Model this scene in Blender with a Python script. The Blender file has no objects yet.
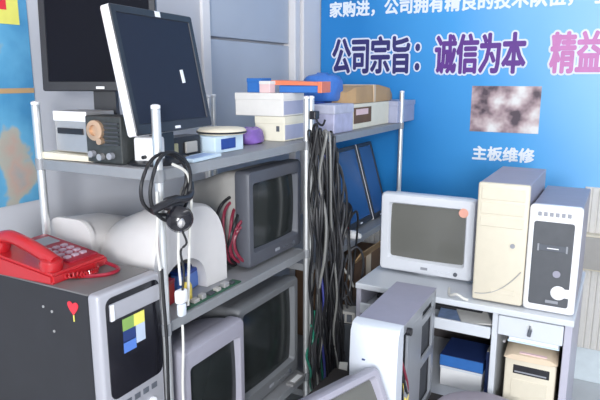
import bpy, bmesh, math, random
from mathutils import Vector, Matrix
random.seed(7)
S = bpy.context.scene
COL = S.collection
R = math.radians

# ------------------------------------------------------------------ camera
cam = bpy.data.cameras.new('camera'); cam_o = bpy.data.objects.new('camera', cam); COL.objects.link(cam_o)
cam.sensor_width = 36; cam.lens = 36 * 590 / 600; cam.clip_start = .02
cam_o.location = (0, 0, 1.53)
cam_o.rotation_euler = (R(90) - math.atan(122 / 590), 0, R(28.7))
S.camera = cam_o
# ------------------------------------------------------------------ light
S.view_settings.view_transform = 'Standard'; S.view_settings.look = 'None'
S.view_settings.gamma = 1; S.view_settings.use_curve_mapping = False
S.view_settings.exposure = 0.32
w = bpy.data.worlds.new('sky'); S.world = w; w.use_nodes = True
bg = w.node_tree.nodes['Background']; bg.inputs[0].default_value = (.88, .93, 1, 1); bg.inputs[1].default_value = .75
def area(name, loc, rot, sx, sy, e, c):
    l = bpy.data.lights.new(name, 'AREA'); l.shape = 'RECTANGLE'; l.size = sx; l.size_y = sy; l.energy = e; l.color = c
    o = bpy.data.objects.new(name, l); COL.objects.link(o); o.location = loc; o.rotation_euler = rot; return o
area('daylight_shop_opening', (.75, -1.8, 1.72), (R(90), 0, R(18)), .7, .9, 105, (.95, .97, 1))
area('ceiling_fill_light', (.35, 1.3, 2.72), (0, 0, 0), .25, 1.3, 7, (.97, .98, 1))  # added overhead fill, stands for room lamps that are not seen

# ------------------------------------------------------------------ materials
M = {}
def mat(name, col, rough=.5, metal=0, var=.08, scale=30, bump=0, coat=0, spec=.5, emit=None):
    m = bpy.data.materials.new(name); m.use_nodes = True; nt = m.node_tree; b = nt.nodes['Principled BSDF']
    tc = nt.nodes.new('ShaderNodeTexCoord'); n = nt.nodes.new('ShaderNodeTexNoise')
    n.inputs['Scale'].default_value = scale; n.inputs['Detail'].default_value = 3
    nt.links.new(tc.outputs['Object'], n.inputs['Vector'])
    mx = nt.nodes.new('ShaderNodeMixRGB')
    mx.inputs[1].default_value = (*[max(0, c * (1 - var)) for c in col], 1)
    mx.inputs[2].default_value = (*[min(1, c * (1 + var)) for c in col], 1)
    nt.links.new(n.outputs['Fac'], mx.inputs[0]); nt.links.new(mx.outputs[0], b.inputs['Base Color'])
    b.inputs['Roughness'].default_value = rough; b.inputs['Metallic'].default_value = metal
    b.inputs['Coat Weight'].default_value = coat; b.inputs['Specular IOR Level'].default_value = spec
    if bump:
        bp = nt.nodes.new('ShaderNodeBump'); bp.inputs['Strength'].default_value = bump; bp.inputs['Distance'].default_value = .002
        n2 = nt.nodes.new('ShaderNodeTexNoise'); n2.inputs['Scale'].default_value = scale * 6
        nt.links.new(tc.outputs['Object'], n2.inputs['Vector']); nt.links.new(n2.outputs['Fac'], bp.inputs['Height'])
        nt.links.new(bp.outputs[0], b.inputs['Normal'])
    M[name] = m; return m
mat('wall_paint', (.56, .565, .60), .8, var=.05, scale=4)
mat('pilaster_paint', (.84, .82, .82), .7, var=.05, scale=4)
mat('door_paint', (.50, .545, .62), .55, var=.05, scale=5)
mat('ceiling_paint', (.8, .8, .8), .9)
mat('floor_tile', (.58, .60, .62), .45, var=.15, scale=6)
mat('wainscot', (.72, .70, .66), .6)
mat('baseboard_tile', (.72, .80, .84), .3)
mat('chrome', (.80, .81, .80), .36, .75, var=.05)
mat('shelf_steel', (.30, .305, .32), .5, .2, var=.08)
mat('shelf_edge', (.30, .31, .325), .45, .2)
mat('black_plastic', (.018, .018, .022), .4, var=.2)
mat('black_gloss', (.010, .010, .014), .18, var=.2)
mat('lcd_frame', (.02, .022, .028), .35, var=.2)
mat('lcd_panel', (.014, .018, .034), .5, var=.1, scale=3, spec=.25)
mat('lcd_dark_panel', (.006, .007, .012), .6, var=.1, scale=3, spec=.08)
mat('silver_plastic', (.42, .42, .455), .35, .2, var=.04)
mat('bright_silver', (.88, .88, .90), .3, .1, var=.03)
mat('beige_plastic', (.70, .64, .51), .5, var=.05)
mat('grey_beige', (.40, .385, .36), .5, var=.06)
mat('white_plastic', (.86, .86, .86), .4, var=.03)
mat('cool_white', (.70, .74, .80), .35, var=.03)
mat('shell_white', (.66, .64, .63), .45, var=.04)
mat('crt_white', (.70, .72, .76), .35, var=.03)
mat('crt_grey', (.165, .172, .182), .45, var=.06)
mat('crt_dark_grey', (.085, .09, .108), .45, var=.06)
mat('crt_lilac', (.36, .35, .41), .4, var=.05)
mat('crt_glass', (.022, .026, .026), .16, var=.1, scale=2)
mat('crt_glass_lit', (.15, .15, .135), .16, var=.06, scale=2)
mat('pc_black', (.014, .015, .019), .38, var=.3, scale=14)
mat('pc_top', (.21, .20, .195), .35, .3, var=.2, scale=8)
mat('chassis', (.34, .33, .40), .45, .3, var=.08)
mat('chassis_lid', (.38, .365, .44), .45, .2, var=.06)
mat('chassis_dark', (.05, .055, .065), .6, var=.2)
mat('panel_grey', (.085, .09, .10), .5, var=.15)
mat('steel_frame', (.36, .38, .41), .4, .4, var=.06)
mat('red_phone', (.44, .012, .018), .28, var=.08, coat=.4)
mat('red_dark', (.30, .012, .03), .35, var=.1)
mat('key_grey', (.42, .30, .36), .4, var=.1)
mat('red_cable', (.20, .018, .04), .4, var=.15)
mat('black_cable', (.010, .010, .012), .5, var=.2)
mat('dark_grey_cable', (.05, .05, .055), .45, var=.2)
mat('grey_cable', (.20, .20, .19), .4, var=.1)
mat('white_cable', (.72, .71, .66), .4, var=.06)
mat('blue_cable', (.05, .06, .28), .4, var=.1)
mat('green_cable', (.02, .20, .13), .4, var=.1)
mat('psu_metal', (.48, .47, .47), .38, .5, var=.08)
mat('copper', (.62, .42, .28), .4, .5, var=.15)
mat('pcb_green', (.03, .10, .06), .5, var=.5, scale=60)
mat('pcb_dark', (.04, .045, .045), .5, var=.5, scale=60)
mat('khaki', (.36, .34, .20), .5, var=.3, scale=40)
mat('cream_paper', (.80, .73, .58), .7, var=.06)
mat('card_white', (.80, .78, .74), .7, var=.06)
mat('card_cream', (.82, .78, .64), .7, var=.05)
mat('blue_card', (.03, .16, .50), .5, var=.12)
mat('print_blue', (.30, .42, .70), .5, var=.5, scale=26)
mat('bag_blue', (.06, .20, .62), .35, var=.25, scale=18, bump=.4)
mat('orange_plastic', (.78, .20, .10), .4, var=.1)
mat('pink_plastic', (.80, .58, .58), .5, var=.08)
mat('pouch_lilac', (.46, .46, .62), .45, var=.35, scale=22, bump=.5)
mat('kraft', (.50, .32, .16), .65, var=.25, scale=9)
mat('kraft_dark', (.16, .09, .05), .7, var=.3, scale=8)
mat('grey_lilac', (.40, .42, .56), .5, var=.1)
mat('grey_lilac_pale', (.52, .53, .64), .5, var=.25, scale=30)
mat('purple_bag', (.22, .12, .42), .3, var=.45, scale=40, bump=.5)
mat('yellow_plastic', (.80, .62, .12), .45, var=.1)
mat('deep_blue', (.02, .06, .30), .4, var=.2)
mat('lcd_blue_reflection', (.02, .09, .26), .22, var=.25, scale=3)  # blue reflection on the leaning panels put into the screen colour
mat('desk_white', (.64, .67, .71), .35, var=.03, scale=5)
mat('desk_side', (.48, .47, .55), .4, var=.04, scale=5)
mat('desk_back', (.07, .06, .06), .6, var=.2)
mat('stool_seat', (.42, .38, .44), .55, var=.08, bump=.2)
mat('bench_wood', (.055, .048, .045), .55, var=.2, scale=12)
mat('navy_book', (.02, .045, .17), .5, var=.1)
mat('pale_blue', (.62, .76, .86), .5, var=.05)
mat('tan_paper', (.72, .58, .42), .7, var=.12, scale=14)
mat('white_tape', (.9, .9, .9), .5)
mat('sticker_red', (.75, .03, .05), .4)
mat('sticker_green', (.24, .40, .10), .4)
mat('sticker_yellow', (.8, .75, .15), .4)
mat('sticker_blue', (.10, .22, .62), .4)
mat('sticker_pale', (.5, .58, .70), .4)
mat('sticker_orange', (.85, .42, .32), .4)
mat('ink_white', (.88, .93, 1), .5, var=.01)
mat('ink_outline', (.80, .84, .97), .5, var=.01)
mat('ink_purple', (.13, .035, .28), .5, var=.1)
mat('ink_navy', (.035, .03, .17), .5, var=.1)
mat('ink_pink', (.62, .22, .50), .5, var=.1)
mat('grey_print', (.30, .31, .34), .5)
mat('dark_print', (.10, .11, .13), .5)

def ramp_mat(name, build, rough=.5):
    m = bpy.data.materials.new(name); m.use_nodes = True; nt = m.node_tree
    b = nt.nodes['Principled BSDF']; b.inputs['Roughness'].default_value = rough
    tc = nt.nodes.new('ShaderNodeTexCoord')
    nt.links.new(build(nt, tc.outputs['Object']), b.inputs['Base Color']); M[name] = m
def ramp(nt, fac, stops):
    r = nt.nodes.new('ShaderNodeValToRGB'); e = r.color_ramp.elements
    while len(e) < len(stops): e.new(.5)
    for el, (p, c) in zip(e, stops): el.position = p; el.color = (*c, 1)
    nt.links.new(fac, r.inputs[0]); return r.outputs[0]
def noise(nt, v, sc, det=3):
    n = nt.nodes.new('ShaderNodeTexNoise'); n.inputs['Scale'].default_value = sc; n.inputs['Detail'].default_value = det
    nt.links.new(v, n.inputs['Vector']); return n.outputs['Fac']
def mathn(nt, op, a, b):
    n = nt.nodes.new('ShaderNodeMath'); n.operation = op
    for i, q in enumerate((a, b)):
        if isinstance(q, (int, float)): n.inputs[i].default_value = q
        else: nt.links.new(q, n.inputs[i])
    return n.outputs[0]
def banner_print(nt, v):          # the sky-blue backdrop of the banner: deep azure at left, paler to the right
    s = nt.nodes.new('ShaderNodeSeparateXYZ'); nt.links.new(v, s.inputs[0])
    x = mathn(nt, 'MULTIPLY', mathn(nt, 'ADD', s.outputs[0], 1.6), .62)
    z = mathn(nt, 'MULTIPLY', mathn(nt, 'ADD', s.outputs[2], -1.45), .30)
    f = mathn(nt, 'ADD', mathn(nt, 'ADD', x, z), mathn(nt, 'MULTIPLY', noise(nt, v, 1.6, 2), .22))
    return ramp(nt, f, [(.05, (.014, .235, .62)), (.40, (.065, .39, .83)), (.70, (.24, .56, .93)), (1, (.42, .66, .95))])
ramp_mat('banner_print', banner_print, .45)
def map_print(nt, v):             # a printed sea chart: blue sea, tan and greenish land masses
    return ramp(nt, noise(nt, v, 4.2, 4), [(.40, (.06, .26, .48)), (.57, (.13, .40, .62)), (.60, (.42, .42, .36)), (.66, (.50, .36, .30)), (.75, (.30, .38, .40))])
ramp_mat('map_print', map_print, .4)
def photo_print(nt, v):
    return ramp(nt, noise(nt, v, 9, 3), [(.36, (.10, .07, .09)), (.46, (.42, .30, .32)), (.55, (.66, .54, .54)), (.66, (.88, .86, .84))])
ramp_mat('photo_print', photo_print, .4)

# ------------------------------------------------------------------ mesh helpers
class MB:
    def __init__(s): s.bm = bmesh.new(); s.T = Matrix()
    def box(s, x0, x1, y0, y1, z0, z1, bev=0, seg=2, rot=None):
        m = Matrix.Translation(((x0+x1)/2, (y0+y1)/2, (z0+z1)/2)) @ (rot or Matrix()) @ Matrix.Diagonal((x1-x0, y1-y0, z1-z0, 1))
        r = bmesh.ops.create_cube(s.bm, size=1, matrix=s.T @ m)
        if bev:
            ed = list({e for v in r['verts'] for e in v.link_edges})
            bmesh.ops.bevel(s.bm, geom=ed, offset=bev, segments=seg, affect='EDGES', profile=.5)
        return s
    def hexa(s, p):                 # eight corners: bottom ring 0-3 (ccw), top ring 4-7
        v = [s.bm.verts.new(s.T @ Vector(q)) for q in p]
        for f in ((3,2,1,0),(4,5,6,7),(0,1,5,4),(1,2,6,5),(2,3,7,6),(3,0,4,7)): s.bm.faces.new([v[i] for i in f])
        return s
    def loft(s, rings, cap0=True, cap1=True, closed=True):
        L = [[s.bm.verts.new(s.T @ Vector(q)) for q in r] for r in rings]; n = len(L[0])
        for a, b in zip(L, L[1:]):
            for i in range(n if closed else n - 1):
                j = (i+1) % n; s.bm.faces.new((a[i], a[j], b[j], b[i]))
        if cap0: s.bm.faces.new(L[0][::-1])
        if cap1: s.bm.faces.new(L[-1])
        return s
    def lathe(s, prof, n=20, M0=None):   # prof: list of (r, z)
        M0 = M0 or Matrix()
        return s.loft([[M0 @ Vector((r*math.cos(2*math.pi*i/n), r*math.sin(2*math.pi*i/n), z)) for i in range(n)] for r, z in prof])
    def cyl(s, p, q, r, n=12, r2=None):
        p, q = Vector(p), Vector(q); d = q - p
        m = Matrix.Translation(p) @ d.to_track_quat('Z', 'Y').to_matrix().to_4x4()
        return s.lathe([(r, 0), (r if r2 is None else r2, d.length)], n, m)
    def tube(s, pts, r, n=6, sub=5, closed=False):
        P = spline([Vector(q) for q in pts], sub, closed); rings = []; N = len(P)
        up = Vector((.31, .52, .8))
        for i, q in enumerate(P):
            d = (P[(i+1) % N] - P[i-1]) if closed else (P[min(i+1, N-1)] - P[max(i-1, 0)])
            d.normalize(); a = d.cross(up)
            if a.length < .1: a = d.cross(Vector((1, 0, 0)))
            a.normalize(); b = d.cross(a).normalized(); up = b.cross(d) if False else up
            rings.append([q + a*r*math.cos(2*math.pi*k/n) + b*r*math.sin(2*math.pi*k/n) for k in range(n)])
        if closed: rings.append(rings[0])
        return s.loft(rings, not closed, not closed)
    def build(s, name, m, parent=None, smooth=False, **kw):
        bmesh.ops.remove_doubles(s.bm, verts=s.bm.verts, dist=1e-6)
        bmesh.ops.recalc_face_normals(s.bm, faces=s.bm.faces)
        me = bpy.data.meshes.new(name); s.bm.to_mesh(me); s.bm.free()
        me.materials.append(M[m] if isinstance(m, str) else m)
        if smooth:
            me.polygons.foreach_set('use_smooth', [True]*len(me.polygons))
            try: me.set_sharp_from_angle(angle=R(38))
            except Exception: pass
        o = bpy.data.objects.new(name, me); COL.objects.link(o)
        if parent: o.parent = parent
        for k, v in kw.items(): o[k] = v
        return o
def spline(P, sub, closed=False):
    if len(P) < 3: return P
    out = []; N = len(P)
    for i in range(N if closed else N-1):
        g = (lambda k: P[k % N]) if closed else (lambda k: P[min(max(k, 0), N-1)])
        a, b, c, d = g(i-1), g(i), g(i+1), g(i+2)
        for k in range(sub):
            t = k/sub
            out.append(.5*((2*b) + (c-a)*t + (2*a-5*b+4*c-d)*t*t + (3*b-a-3*c+d)*t*t*t))
    if not closed: out.append(P[-1])
    return out
def rr(cx, cz, w, h, r, y, n=4, bow=0):   # rounded rectangle ring in the xz plane at depth y (bow: bulge toward -y in the middle)
    o = []
    for k, (sx, sz) in enumerate(((1, 1), (-1, 1), (-1, -1), (1, -1))):
        for i in range(n+1):
            t = R(90*k + 90*i/n); x = sx*(w/2-r) + r*math.cos(t); z = sz*(h/2-r) + r*math.sin(t)
            o.append((cx+x, y, cz+z))
    return o
def thing(name, label, cat, loc=(0, 0, 0), rz=0, group=None):
    o = bpy.data.objects.new(name, None); COL.objects.link(o); o.empty_display_size = .05
    o.location = loc; o.rotation_euler = (0, 0, R(rz)); return tag(o, label, cat, group)
def tag(o, label, cat, group=None):
    o['label'] = label; o['category'] = cat
    if group: o['group'] = group
    return o
def struct(name, mb, m, parent=None):
    o = mb.build(name, m, parent)
    if not parent: o['kind'] = 'structure'
    return o
def copy_tree(o, parent=None):
    c = o.copy(); COL.objects.link(c)
    if parent: c.parent = parent
    for ch in list(o.children): copy_tree(ch, c)
    return c

# ------------------------------------------------------------------ room
XL, YB, ZC = -1.62, 3.17, 2.8
struct('floor', MB().box(XL-.1, 2.0, -6, YB+.1, -.06, 0), 'floor_tile')
struct('ceiling', MB().box(XL-.1, 2.0, -3, YB+.1, ZC, ZC+.08), 'ceiling_paint')
wl = MB(); wl.box(XL-.1, XL, -3, 2.08, 0, ZC); wl.box(XL-.1, XL, 2.08, 2.945, 2.2, ZC); wl.box(XL-.1, XL, 2.945, YB+.1, 0, ZC)
struct('wall_left', wl, 'wall_paint')
struct('wall_back', MB().box(XL, 2.0, YB, YB+.1, 0, ZC), 'wall_paint')
struct('wall_right', MB().box(1.9, 2.0, -3, YB, 0, ZC), 'wall_paint')
struct('trim_1', MB().box(XL, XL+.025, 2.955, YB, 0, ZC, .004), 'pilaster_paint')
struct('door_backing', MB().box(XL-.1, XL-.06, 2.08, 2.945, 0, 2.2), 'wall_paint')  # unseen backing added behind the door, stops light leaking through the panel gap
d = bpy.data.objects.new('door_1', None); COL.objects.link(d); d['kind'] = 'structure'; d.location = (XL-.04, 2.51, 0)
MB().box(-.015, .015, -.37, .37, .02, 1.70, .004).build('door_panel', 'door_paint', d)
MB().box(-.015, .015, -.37, .37, 1.712, 2.15, .004).build('door_panel', 'door_paint', d)
fr = MB(); fr.box(-.04, .052, -.43, -.375, 0, 2.2, .004); fr.box(-.04, .052, .375, .43, 0, 2.2, .004); fr.box(-.04, .052, -.375, .375, 2.155, 2.2, .004)
fr.build('door_frame', 'pilaster_paint', d)
h = MB(); h.cyl((.0, -.3, 1.0), (.06, -.3, 1.0), .012); h.cyl((.055, -.31, 1.0), (.055, -.2, 1.0), .009); h.build('door_handle', 'chrome', d)
# ribbed wainscot panelling below the banner
wp = MB(); x = XL+.03
while x < 1.88:
    wp.box(x, x+.026, YB-.012, YB, .185, .87, .004, 1); x += .03
wp.box(XL+.03, 1.89, YB-.006, YB, .185, .87)
struct('trim_2', wp, 'wainscot')
wp = MB(); x = -.135
while x < 1.88:
    wp.box(x, x+.026, YB-.036, YB-.02, .185, 1.01, .004, 1); x += .03
wp.box(-.137, 1.89, YB-.03, YB-.006, .185, 1.012)
struct('trim_4', wp, 'wainscot')
struct('baseboard_back', MB().box(XL+.03, 1.89, YB-.018, YB, 0, .185, .004), 'baseboard_tile')

# ------------------------------------------------------------------ banner with its lettering
def glyph(ch):                     # outline of one character as a flat mesh: vertices and faces
    cu = bpy.data.curves.new('text', 'FONT'); cu.body = ch; cu.size = 1; cu.resolution_u = 2
    o = bpy.data.objects.new('text', cu); COL.objects.link(o)
    dg = bpy.context.evaluated_depsgraph_get(); dg.update()
    me = bpy.data.meshes.new_from_object(o.evaluated_get(dg)); bpy.data.objects.remove(o)
    v = [(q.co.x, q.co.y) for q in me.vertices]; f = [tuple(p.vertices) for p in me.polygons]; bpy.data.meshes.remove(me)
    return v, f
def stamp(ch, x0, z0, sx, sz, y, rx, n, m, parent, name):   # a character thickened by printing it n times round a small circle
    v, f = glyph(ch); V = []; F = []
    for k in range(n):
        a = 2*math.pi*k/n; dx, dz = (rx*math.cos(a), rx*math.sin(a)) if n > 1 else (0, 0); b0 = len(V)
        V += [(x0+px*sx+dx, y-.00004*k, z0+pz*sz+dz) for px, pz in v]; F += [tuple(b0+i for i in q) for q in f]
    me = bpy.data.meshes.new(name); me.from_pydata(V, [], F); me.materials.append(M[m])
    o = bpy.data.objects.new(name, me); COL.objects.link(o); o.parent = parent; return o
bn = thing('wall_banner', 'large blue printed banner with white and purple Chinese lettering on back wall', 'banner', (0, YB, 1.0))
BW = MB().box(XL+.03, 1.5, -.014, -.0125, -.13, 1.72).build('banner_sheet', 'banner_print', bn)
yl = -.0155
def line(body, x0, x1, z0, z1, m, bold, outline=0, gap=.06):
    n = len(body); w_ = (x1-x0)/(n-gap); sx = w_; sz = (z1-z0)/.92
    for i, ch in enumerate(body):
        a = stamp(ch, x0+i*w_-.03*sx, z0-1+.08*sz, sx, sz, yl-(.0016 if outline else 0), bold, 8, m, bn, 'character')
        if outline: stamp(ch, x0+i*w_-.03*sx, z0-1+.08*sz, sx, sz, yl, outline, 14, 'ink_outline', a, 'character_outline')
line('家购进，公司拥有精良的技术队伍，与', -1.535, -.135, 1.868, 1.948, 'ink_white', .0032)
line('公司宗旨', -1.512, -1.048, 1.558, 1.748, 'ink_navy', .0055, .0145)
line('：', -1.035, -.925, 1.558, 1.748, 'ink_navy', .005, .013)
line('诚信为本', -.912, -.463, 1.556, 1.748, 'ink_purple', .0055, .0145)
line('精益', -.345, -.125, 1.556, 1.742, 'ink_pink', .0055, .0145)
line('主板维修', -.69, -.385, 1.110, 1.180, 'ink_white', .003)
ph = MB(); ph.box(-.711, -.374, -.0165, -.0145, .257, .49); ph.build('printed_photo', 'photo_print', bn, label='printed photograph of hardware, brown and white')

# map poster on the left wall
mp = thing('map_poster', 'blue sea map poster with yellow header on the left wall', 'poster', (XL, 0, 1.15))
MB().box(.001, .004, .25, 1.235, .0, .9).build('map_sheet', 'map_print', mp)
MB().box(.004, .0055, .3, 1.205, .535, .86).build('map_title_band', 'sticker_yellow', mp, label='yellow title band')
MB().box(.0055, .0065, .34, 1.165, .575, .82).build('map_title_field', 'sticker_red', mp, label='red title field')
MB().box(.004, .005, .3, 1.235, .335, .35).build('map_scale_bar', 'kraft', mp, label='tan strip across the map')

# wall junction box right of the towers
jb = thing('junction_box', 'small beige box mounted on ribbed wall right of towers', 'box', (-.06, YB-.034, .70))
MB().box(-.08, .08, -.055, 0, -.09, .09, .006).build('box_body', 'beige_plastic', jb)
MB().box(-.07, .07, -.06, -.055, -.08, .08, .003).build('box_lid', 'grey_beige', jb)

# ------------------------------------------------------------------ storage racks
def rack(label, x0, x1, y0, y1, zs, ztop):
    t = thing('storage_rack', label, 'rack', ((x0+x1)/2, (y0+y1)/2, 0), 0, 'chrome and steel storage racks')
    hx, hy = (x1-x0)/2, (y1-y0)/2
    for sx in (-1, 1):
        for sy in (-1, 1):
            p = MB(); p.cyl((sx*hx, sy*hy, .012), (sx*hx, sy*hy, ztop-.006), .0115, 14)
            po = p.build('post', 'chrome', t, True)
            MB().lathe([(.009, ztop-.006), (.012, ztop-.004), (.012, ztop+.003), (.006, ztop+.006)], 12, Matrix.Translation((sx*hx, sy*hy, 0))).build('cap', 'bright_silver', po, True)
            MB().lathe([(.016, 0), (.016, .006), (.008, .012)], 12, Matrix.Translation((sx*hx, sy*hy, 0))).build('foot', 'black_plastic', po, True)
            for z in zs: MB().cyl((sx*hx, sy*hy, z-.029), (sx*hx, sy*hy, z+.003), .0142, 12).build('shelf_collar', 'shelf_edge', po, True)
    for z in zs:
        s = MB(); s.box(-hx, hx, -hy, hy, z-.006, z)
        so = s.build('shelf', 'shelf_steel', t)
        l = MB(); i = .0125
        l.box(hx-.004, hx+.003, -hy+i, hy-i, z-.027, z+.001, .001, 1); l.box(-hx-.003, -hx+.004, -hy+i, hy-i, z-.027, z+.001, .001, 1)
        l.box(-hx+i, hx-i, -hy-.003, -hy+.004, z-.027, z+.001, .001, 1); l.box(-hx+i, hx-i, hy-.004, hy+.003, z-.027, z+.001, .001, 1)
        l.build('shelf_rim', 'shelf_edge', so)
    return t
rack('near chrome storage rack holding the two LCD monitors', -1.437, -1.0, 1.098, 1.875, (.40, .90, 1.305), 1.462)
rack('far chrome storage rack against the blue banner', -1.437, -1.0, 1.91, 2.90, (.30, .83, 1.305), 1.462)

# ------------------------------------------------------------------ monitors
def crt(label, loc, rz, w, h, d, fm, gm, b=(.028, .035, .045), z0=0.0, group=None, hm=None, tilt=0, foot=True, mark=True, sticker=False):
    t = thing('crt_monitor', label, 'monitor', loc, rz, group)
    if tilt:
        t.rotation_euler = (R(tilt), 0, R(rz))
    side, top, bot = b
    cz = z0 + h/2; aw, ah = w-2*side, h-top-bot; az = z0 + bot + ah/2
    m = MB(); rc = .014
    m.loft([rr(0, cz, w-.006, h-.006, rc, .055), rr(0, cz, w, h, rc, .045), rr(0, cz, w, h, rc, .010), rr(0, cz, w-.010, h-.010, rc, .001), rr(0, cz, w-.02, h-.02, rc, 0),
            rr(0, az, aw+.006, ah+.006, .012, .001), rr(0, az, aw, ah, .010, .005), rr(0, az, aw-.012, ah-.012, .008, .024)], True, False)
    bz = m.build('bezel', fm, t, True)
    g = MB(); n = 8
    gw, gh = aw-.008, ah-.008
    rows = [[((i/n-.5)*gw, .022 - .010*(1-(2*i/n-1)**2*.5-(2*j/n-1)**2*.5), az+(j/n-.5)*gh) for i in range(n+1)] for j in range(n+1)]
    g.loft(rows, False, False, False); g.build('screen', gm, t, True)
    k = MB(); kw, kh = w-.012, h-.012
    k.loft([rr(0, cz, kw, kh, .02, .055), rr(0, cz, kw*.985, kh*.985, .03, .10), rr(0, cz-.004, kw*.95, kh*.95, .035, d*.38), rr(0, cz-h*.03, kw*.70, kh*.70, .04, d*.74),
            rr(0, cz-h*.04, kw*.58, kh*.60, .035, d*.96), rr(0, cz-h*.04, kw*.52, kh*.54, .03, d)])
    ho = k.build('housing', hm or fm, t, True)
    v = MB()
    for i in range(7):
        yy = d*(.18+.03*i); v.box(-kw*.34, kw*.34, yy, yy+d*.012, cz+kh*.470-.0015*i, cz+kh*.4955-.0032*i)
    v.build('vent_grille', 'grey_print', ho)
    q = MB(); q.cyl((w*.33, -.004, z0+bot*.42), (w*.33, .004, z0+bot*.42), .008, 12); q.build('power_button', 'dark_print', t, True)
    q = MB()
    for i in range(3): q.box(w*.12+i*.022, w*.12+i*.022+.014, -.003, .003, z0+bot*.36, z0+bot*.50, .001, 1)
    q.build('control_button', fm, t)
    if mark: MB().box(-.014, .014, -.0015, .002, z0+bot*.40, z0+bot*.60, .0006, 1).build('maker_mark', 'grey_print', t)
    if sticker:
        q = MB(); q.cyl((w*.38, -.0015, z0+h-top-.012), (w*.38, .001, z0+h-top-.012), .018, 14); q.build('sticker', 'sticker_orange', t, label='small orange round sticker')
    if foot and z0 > 0:
        f = MB(); f.lathe([(.115, .0), (.118, .006), (.105, .013), (.07, .018), (.065, z0+.006)], 20, Matrix.Translation((0, d*.42, 0))); f.build('foot', hm or fm, t, True)
    return t
crt('white CRT monitor with grey screen on the white desk', (-.644, 2.20, .75), 0, .378, .318, .36, 'crt_white', 'crt_glass_lit', (.036, .038, .052), .012, sticker=True)
crt('beige-sided grey CRT monitor on the middle shelf of the near rack', (-1.035, 1.725, .90), 90, .355, .325, .36, 'crt_dark_grey', 'crt_glass', (.03, .045, .05), .012, hm='grey_beige')
crt('larger dark grey CRT monitor on the bottom shelf of the near rack', (-1.03, 1.668, .40), 90, .40, .385, .40, 'crt_grey', 'crt_glass', (.03, .03, .055), .012)
crt('lilac-white CRT monitor on bottom shelf beside the black computer', (-.985, 1.292, .40), 90, .29, .385, .38, 'crt_lilac', 'crt_glass', (.026, .055, .045), .012)
crt('grey round-topped CRT monitor in front of the white tower, bottom edge', (-.466, 1.262, .435), 72, .33, .315, .21, 'crt_lilac', 'crt_glass_lit', (.022, .022, .04), .010, tilt=-25)

def lcd(label, loc, rz, w, h, t_, tilt, fm, edge, sm, z0, lean=False, sticker=False, stand=True, group=None):
    t = thing('lcd_monitor', label, 'monitor', loc, rz, group)
    P = Matrix.Translation((0, 0, z0)) @ Matrix.Rotation(R(tilt), 4, 'X')
    m = MB(); m.T = P; b = .018; cz = h/2
    m.loft([rr(0, cz, w-.004, h-.004, .006, t_), rr(0, cz, w, h, .006, t_-.003), rr(0, cz, w, h, .006, .003)], True, False)
    m.build('case', edge, t, True)
    m = MB(); m.T = P
    m.loft([rr(0, cz, w, h, .006, .003), rr(0, cz, w-.004, h-.004, .006, 0), rr(0, cz+.004, w-2*b, h-2*b-.008, .002, 0), rr(0, cz+.004, w-2*b-.004, h-2*b-.012, .002, .003)], False, False)
    bz = m.build('bezel', fm, t, True)
    m = MB(); m.T = P; m.box(-w/2+b, w/2-b, .0025, .004, b+.008, h-b); m.build('screen', sm, t)
    m = MB(); m.T = P; m.loft([rr(0, cz, w*.8, h*.75, .02, t_-.002), rr(0, cz, w*.74, h*.68, .02, t_+.018), rr(0, cz, w*.5, h*.5, .02, t_+.026)]); m.build('back_cover', 'black_plastic', t, True)
    m = MB(); m.T = P; m.box(-.012, .012, -.001, .001, .006, .013); m.build('maker_mark', 'bright_silver', bz)
    if sticker:
        m = MB(); m.T = P; m.box(w*.19, w*.19+.014, .001, .0028, h*.40, h*.40+.036, .0004, 1, Matrix.Rotation(R(-4), 4, 'Y')); m.build('screen_sticker', 'bright_silver', t, label='small white sticker on the screen')
        m = MB(); m.T = P; m.box(.0, .022, -.0012, .0012, h-.017, h-.002, .0004, 1); m.build('top_tag', 'bright_silver', t, label='small white tag on top bezel')
    if stand:
        m = MB(); m.hexa([(-.035, t_+.01, .008), (.035, t_+.01, .008), (.035, t_+.045, .008), (-.035, t_+.045, .008),
                          (-.03, t_+.012, z0+h*.45), (.03, t_+.012, z0+h*.45), (.03, t_+.035, z0+h*.45), (-.03, t_+.035, z0+h*.45)])
        m.build('neck', 'lcd_frame', t)
        m = MB(); m.lathe([(.10, 0), (.102, .005), (.09, .010), (.03, .014)], 24, Matrix.Translation((0, t_+.03, 0)) @ Matrix.Diagonal((1, .8, 1, 1))); m.build('stand_base', 'lcd_frame', t, True)
    return t
lcd('tilted black LCD monitor with bright silver edge on the rack front', (-1.046, 1.234, 1.305), 96.5, .353, .316, .029, -11, 'lcd_frame', 'bright_silver', 'lcd_panel', .088, sticker=True)
lcd('black LCD monitor at the rear of the top shelf, partly hidden', (-1.345, 1.25, 1.305), 28.7, .335, .30, .022, -3, 'lcd_frame', 'crt_dark_grey', 'lcd_dark_panel', .188)

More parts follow.
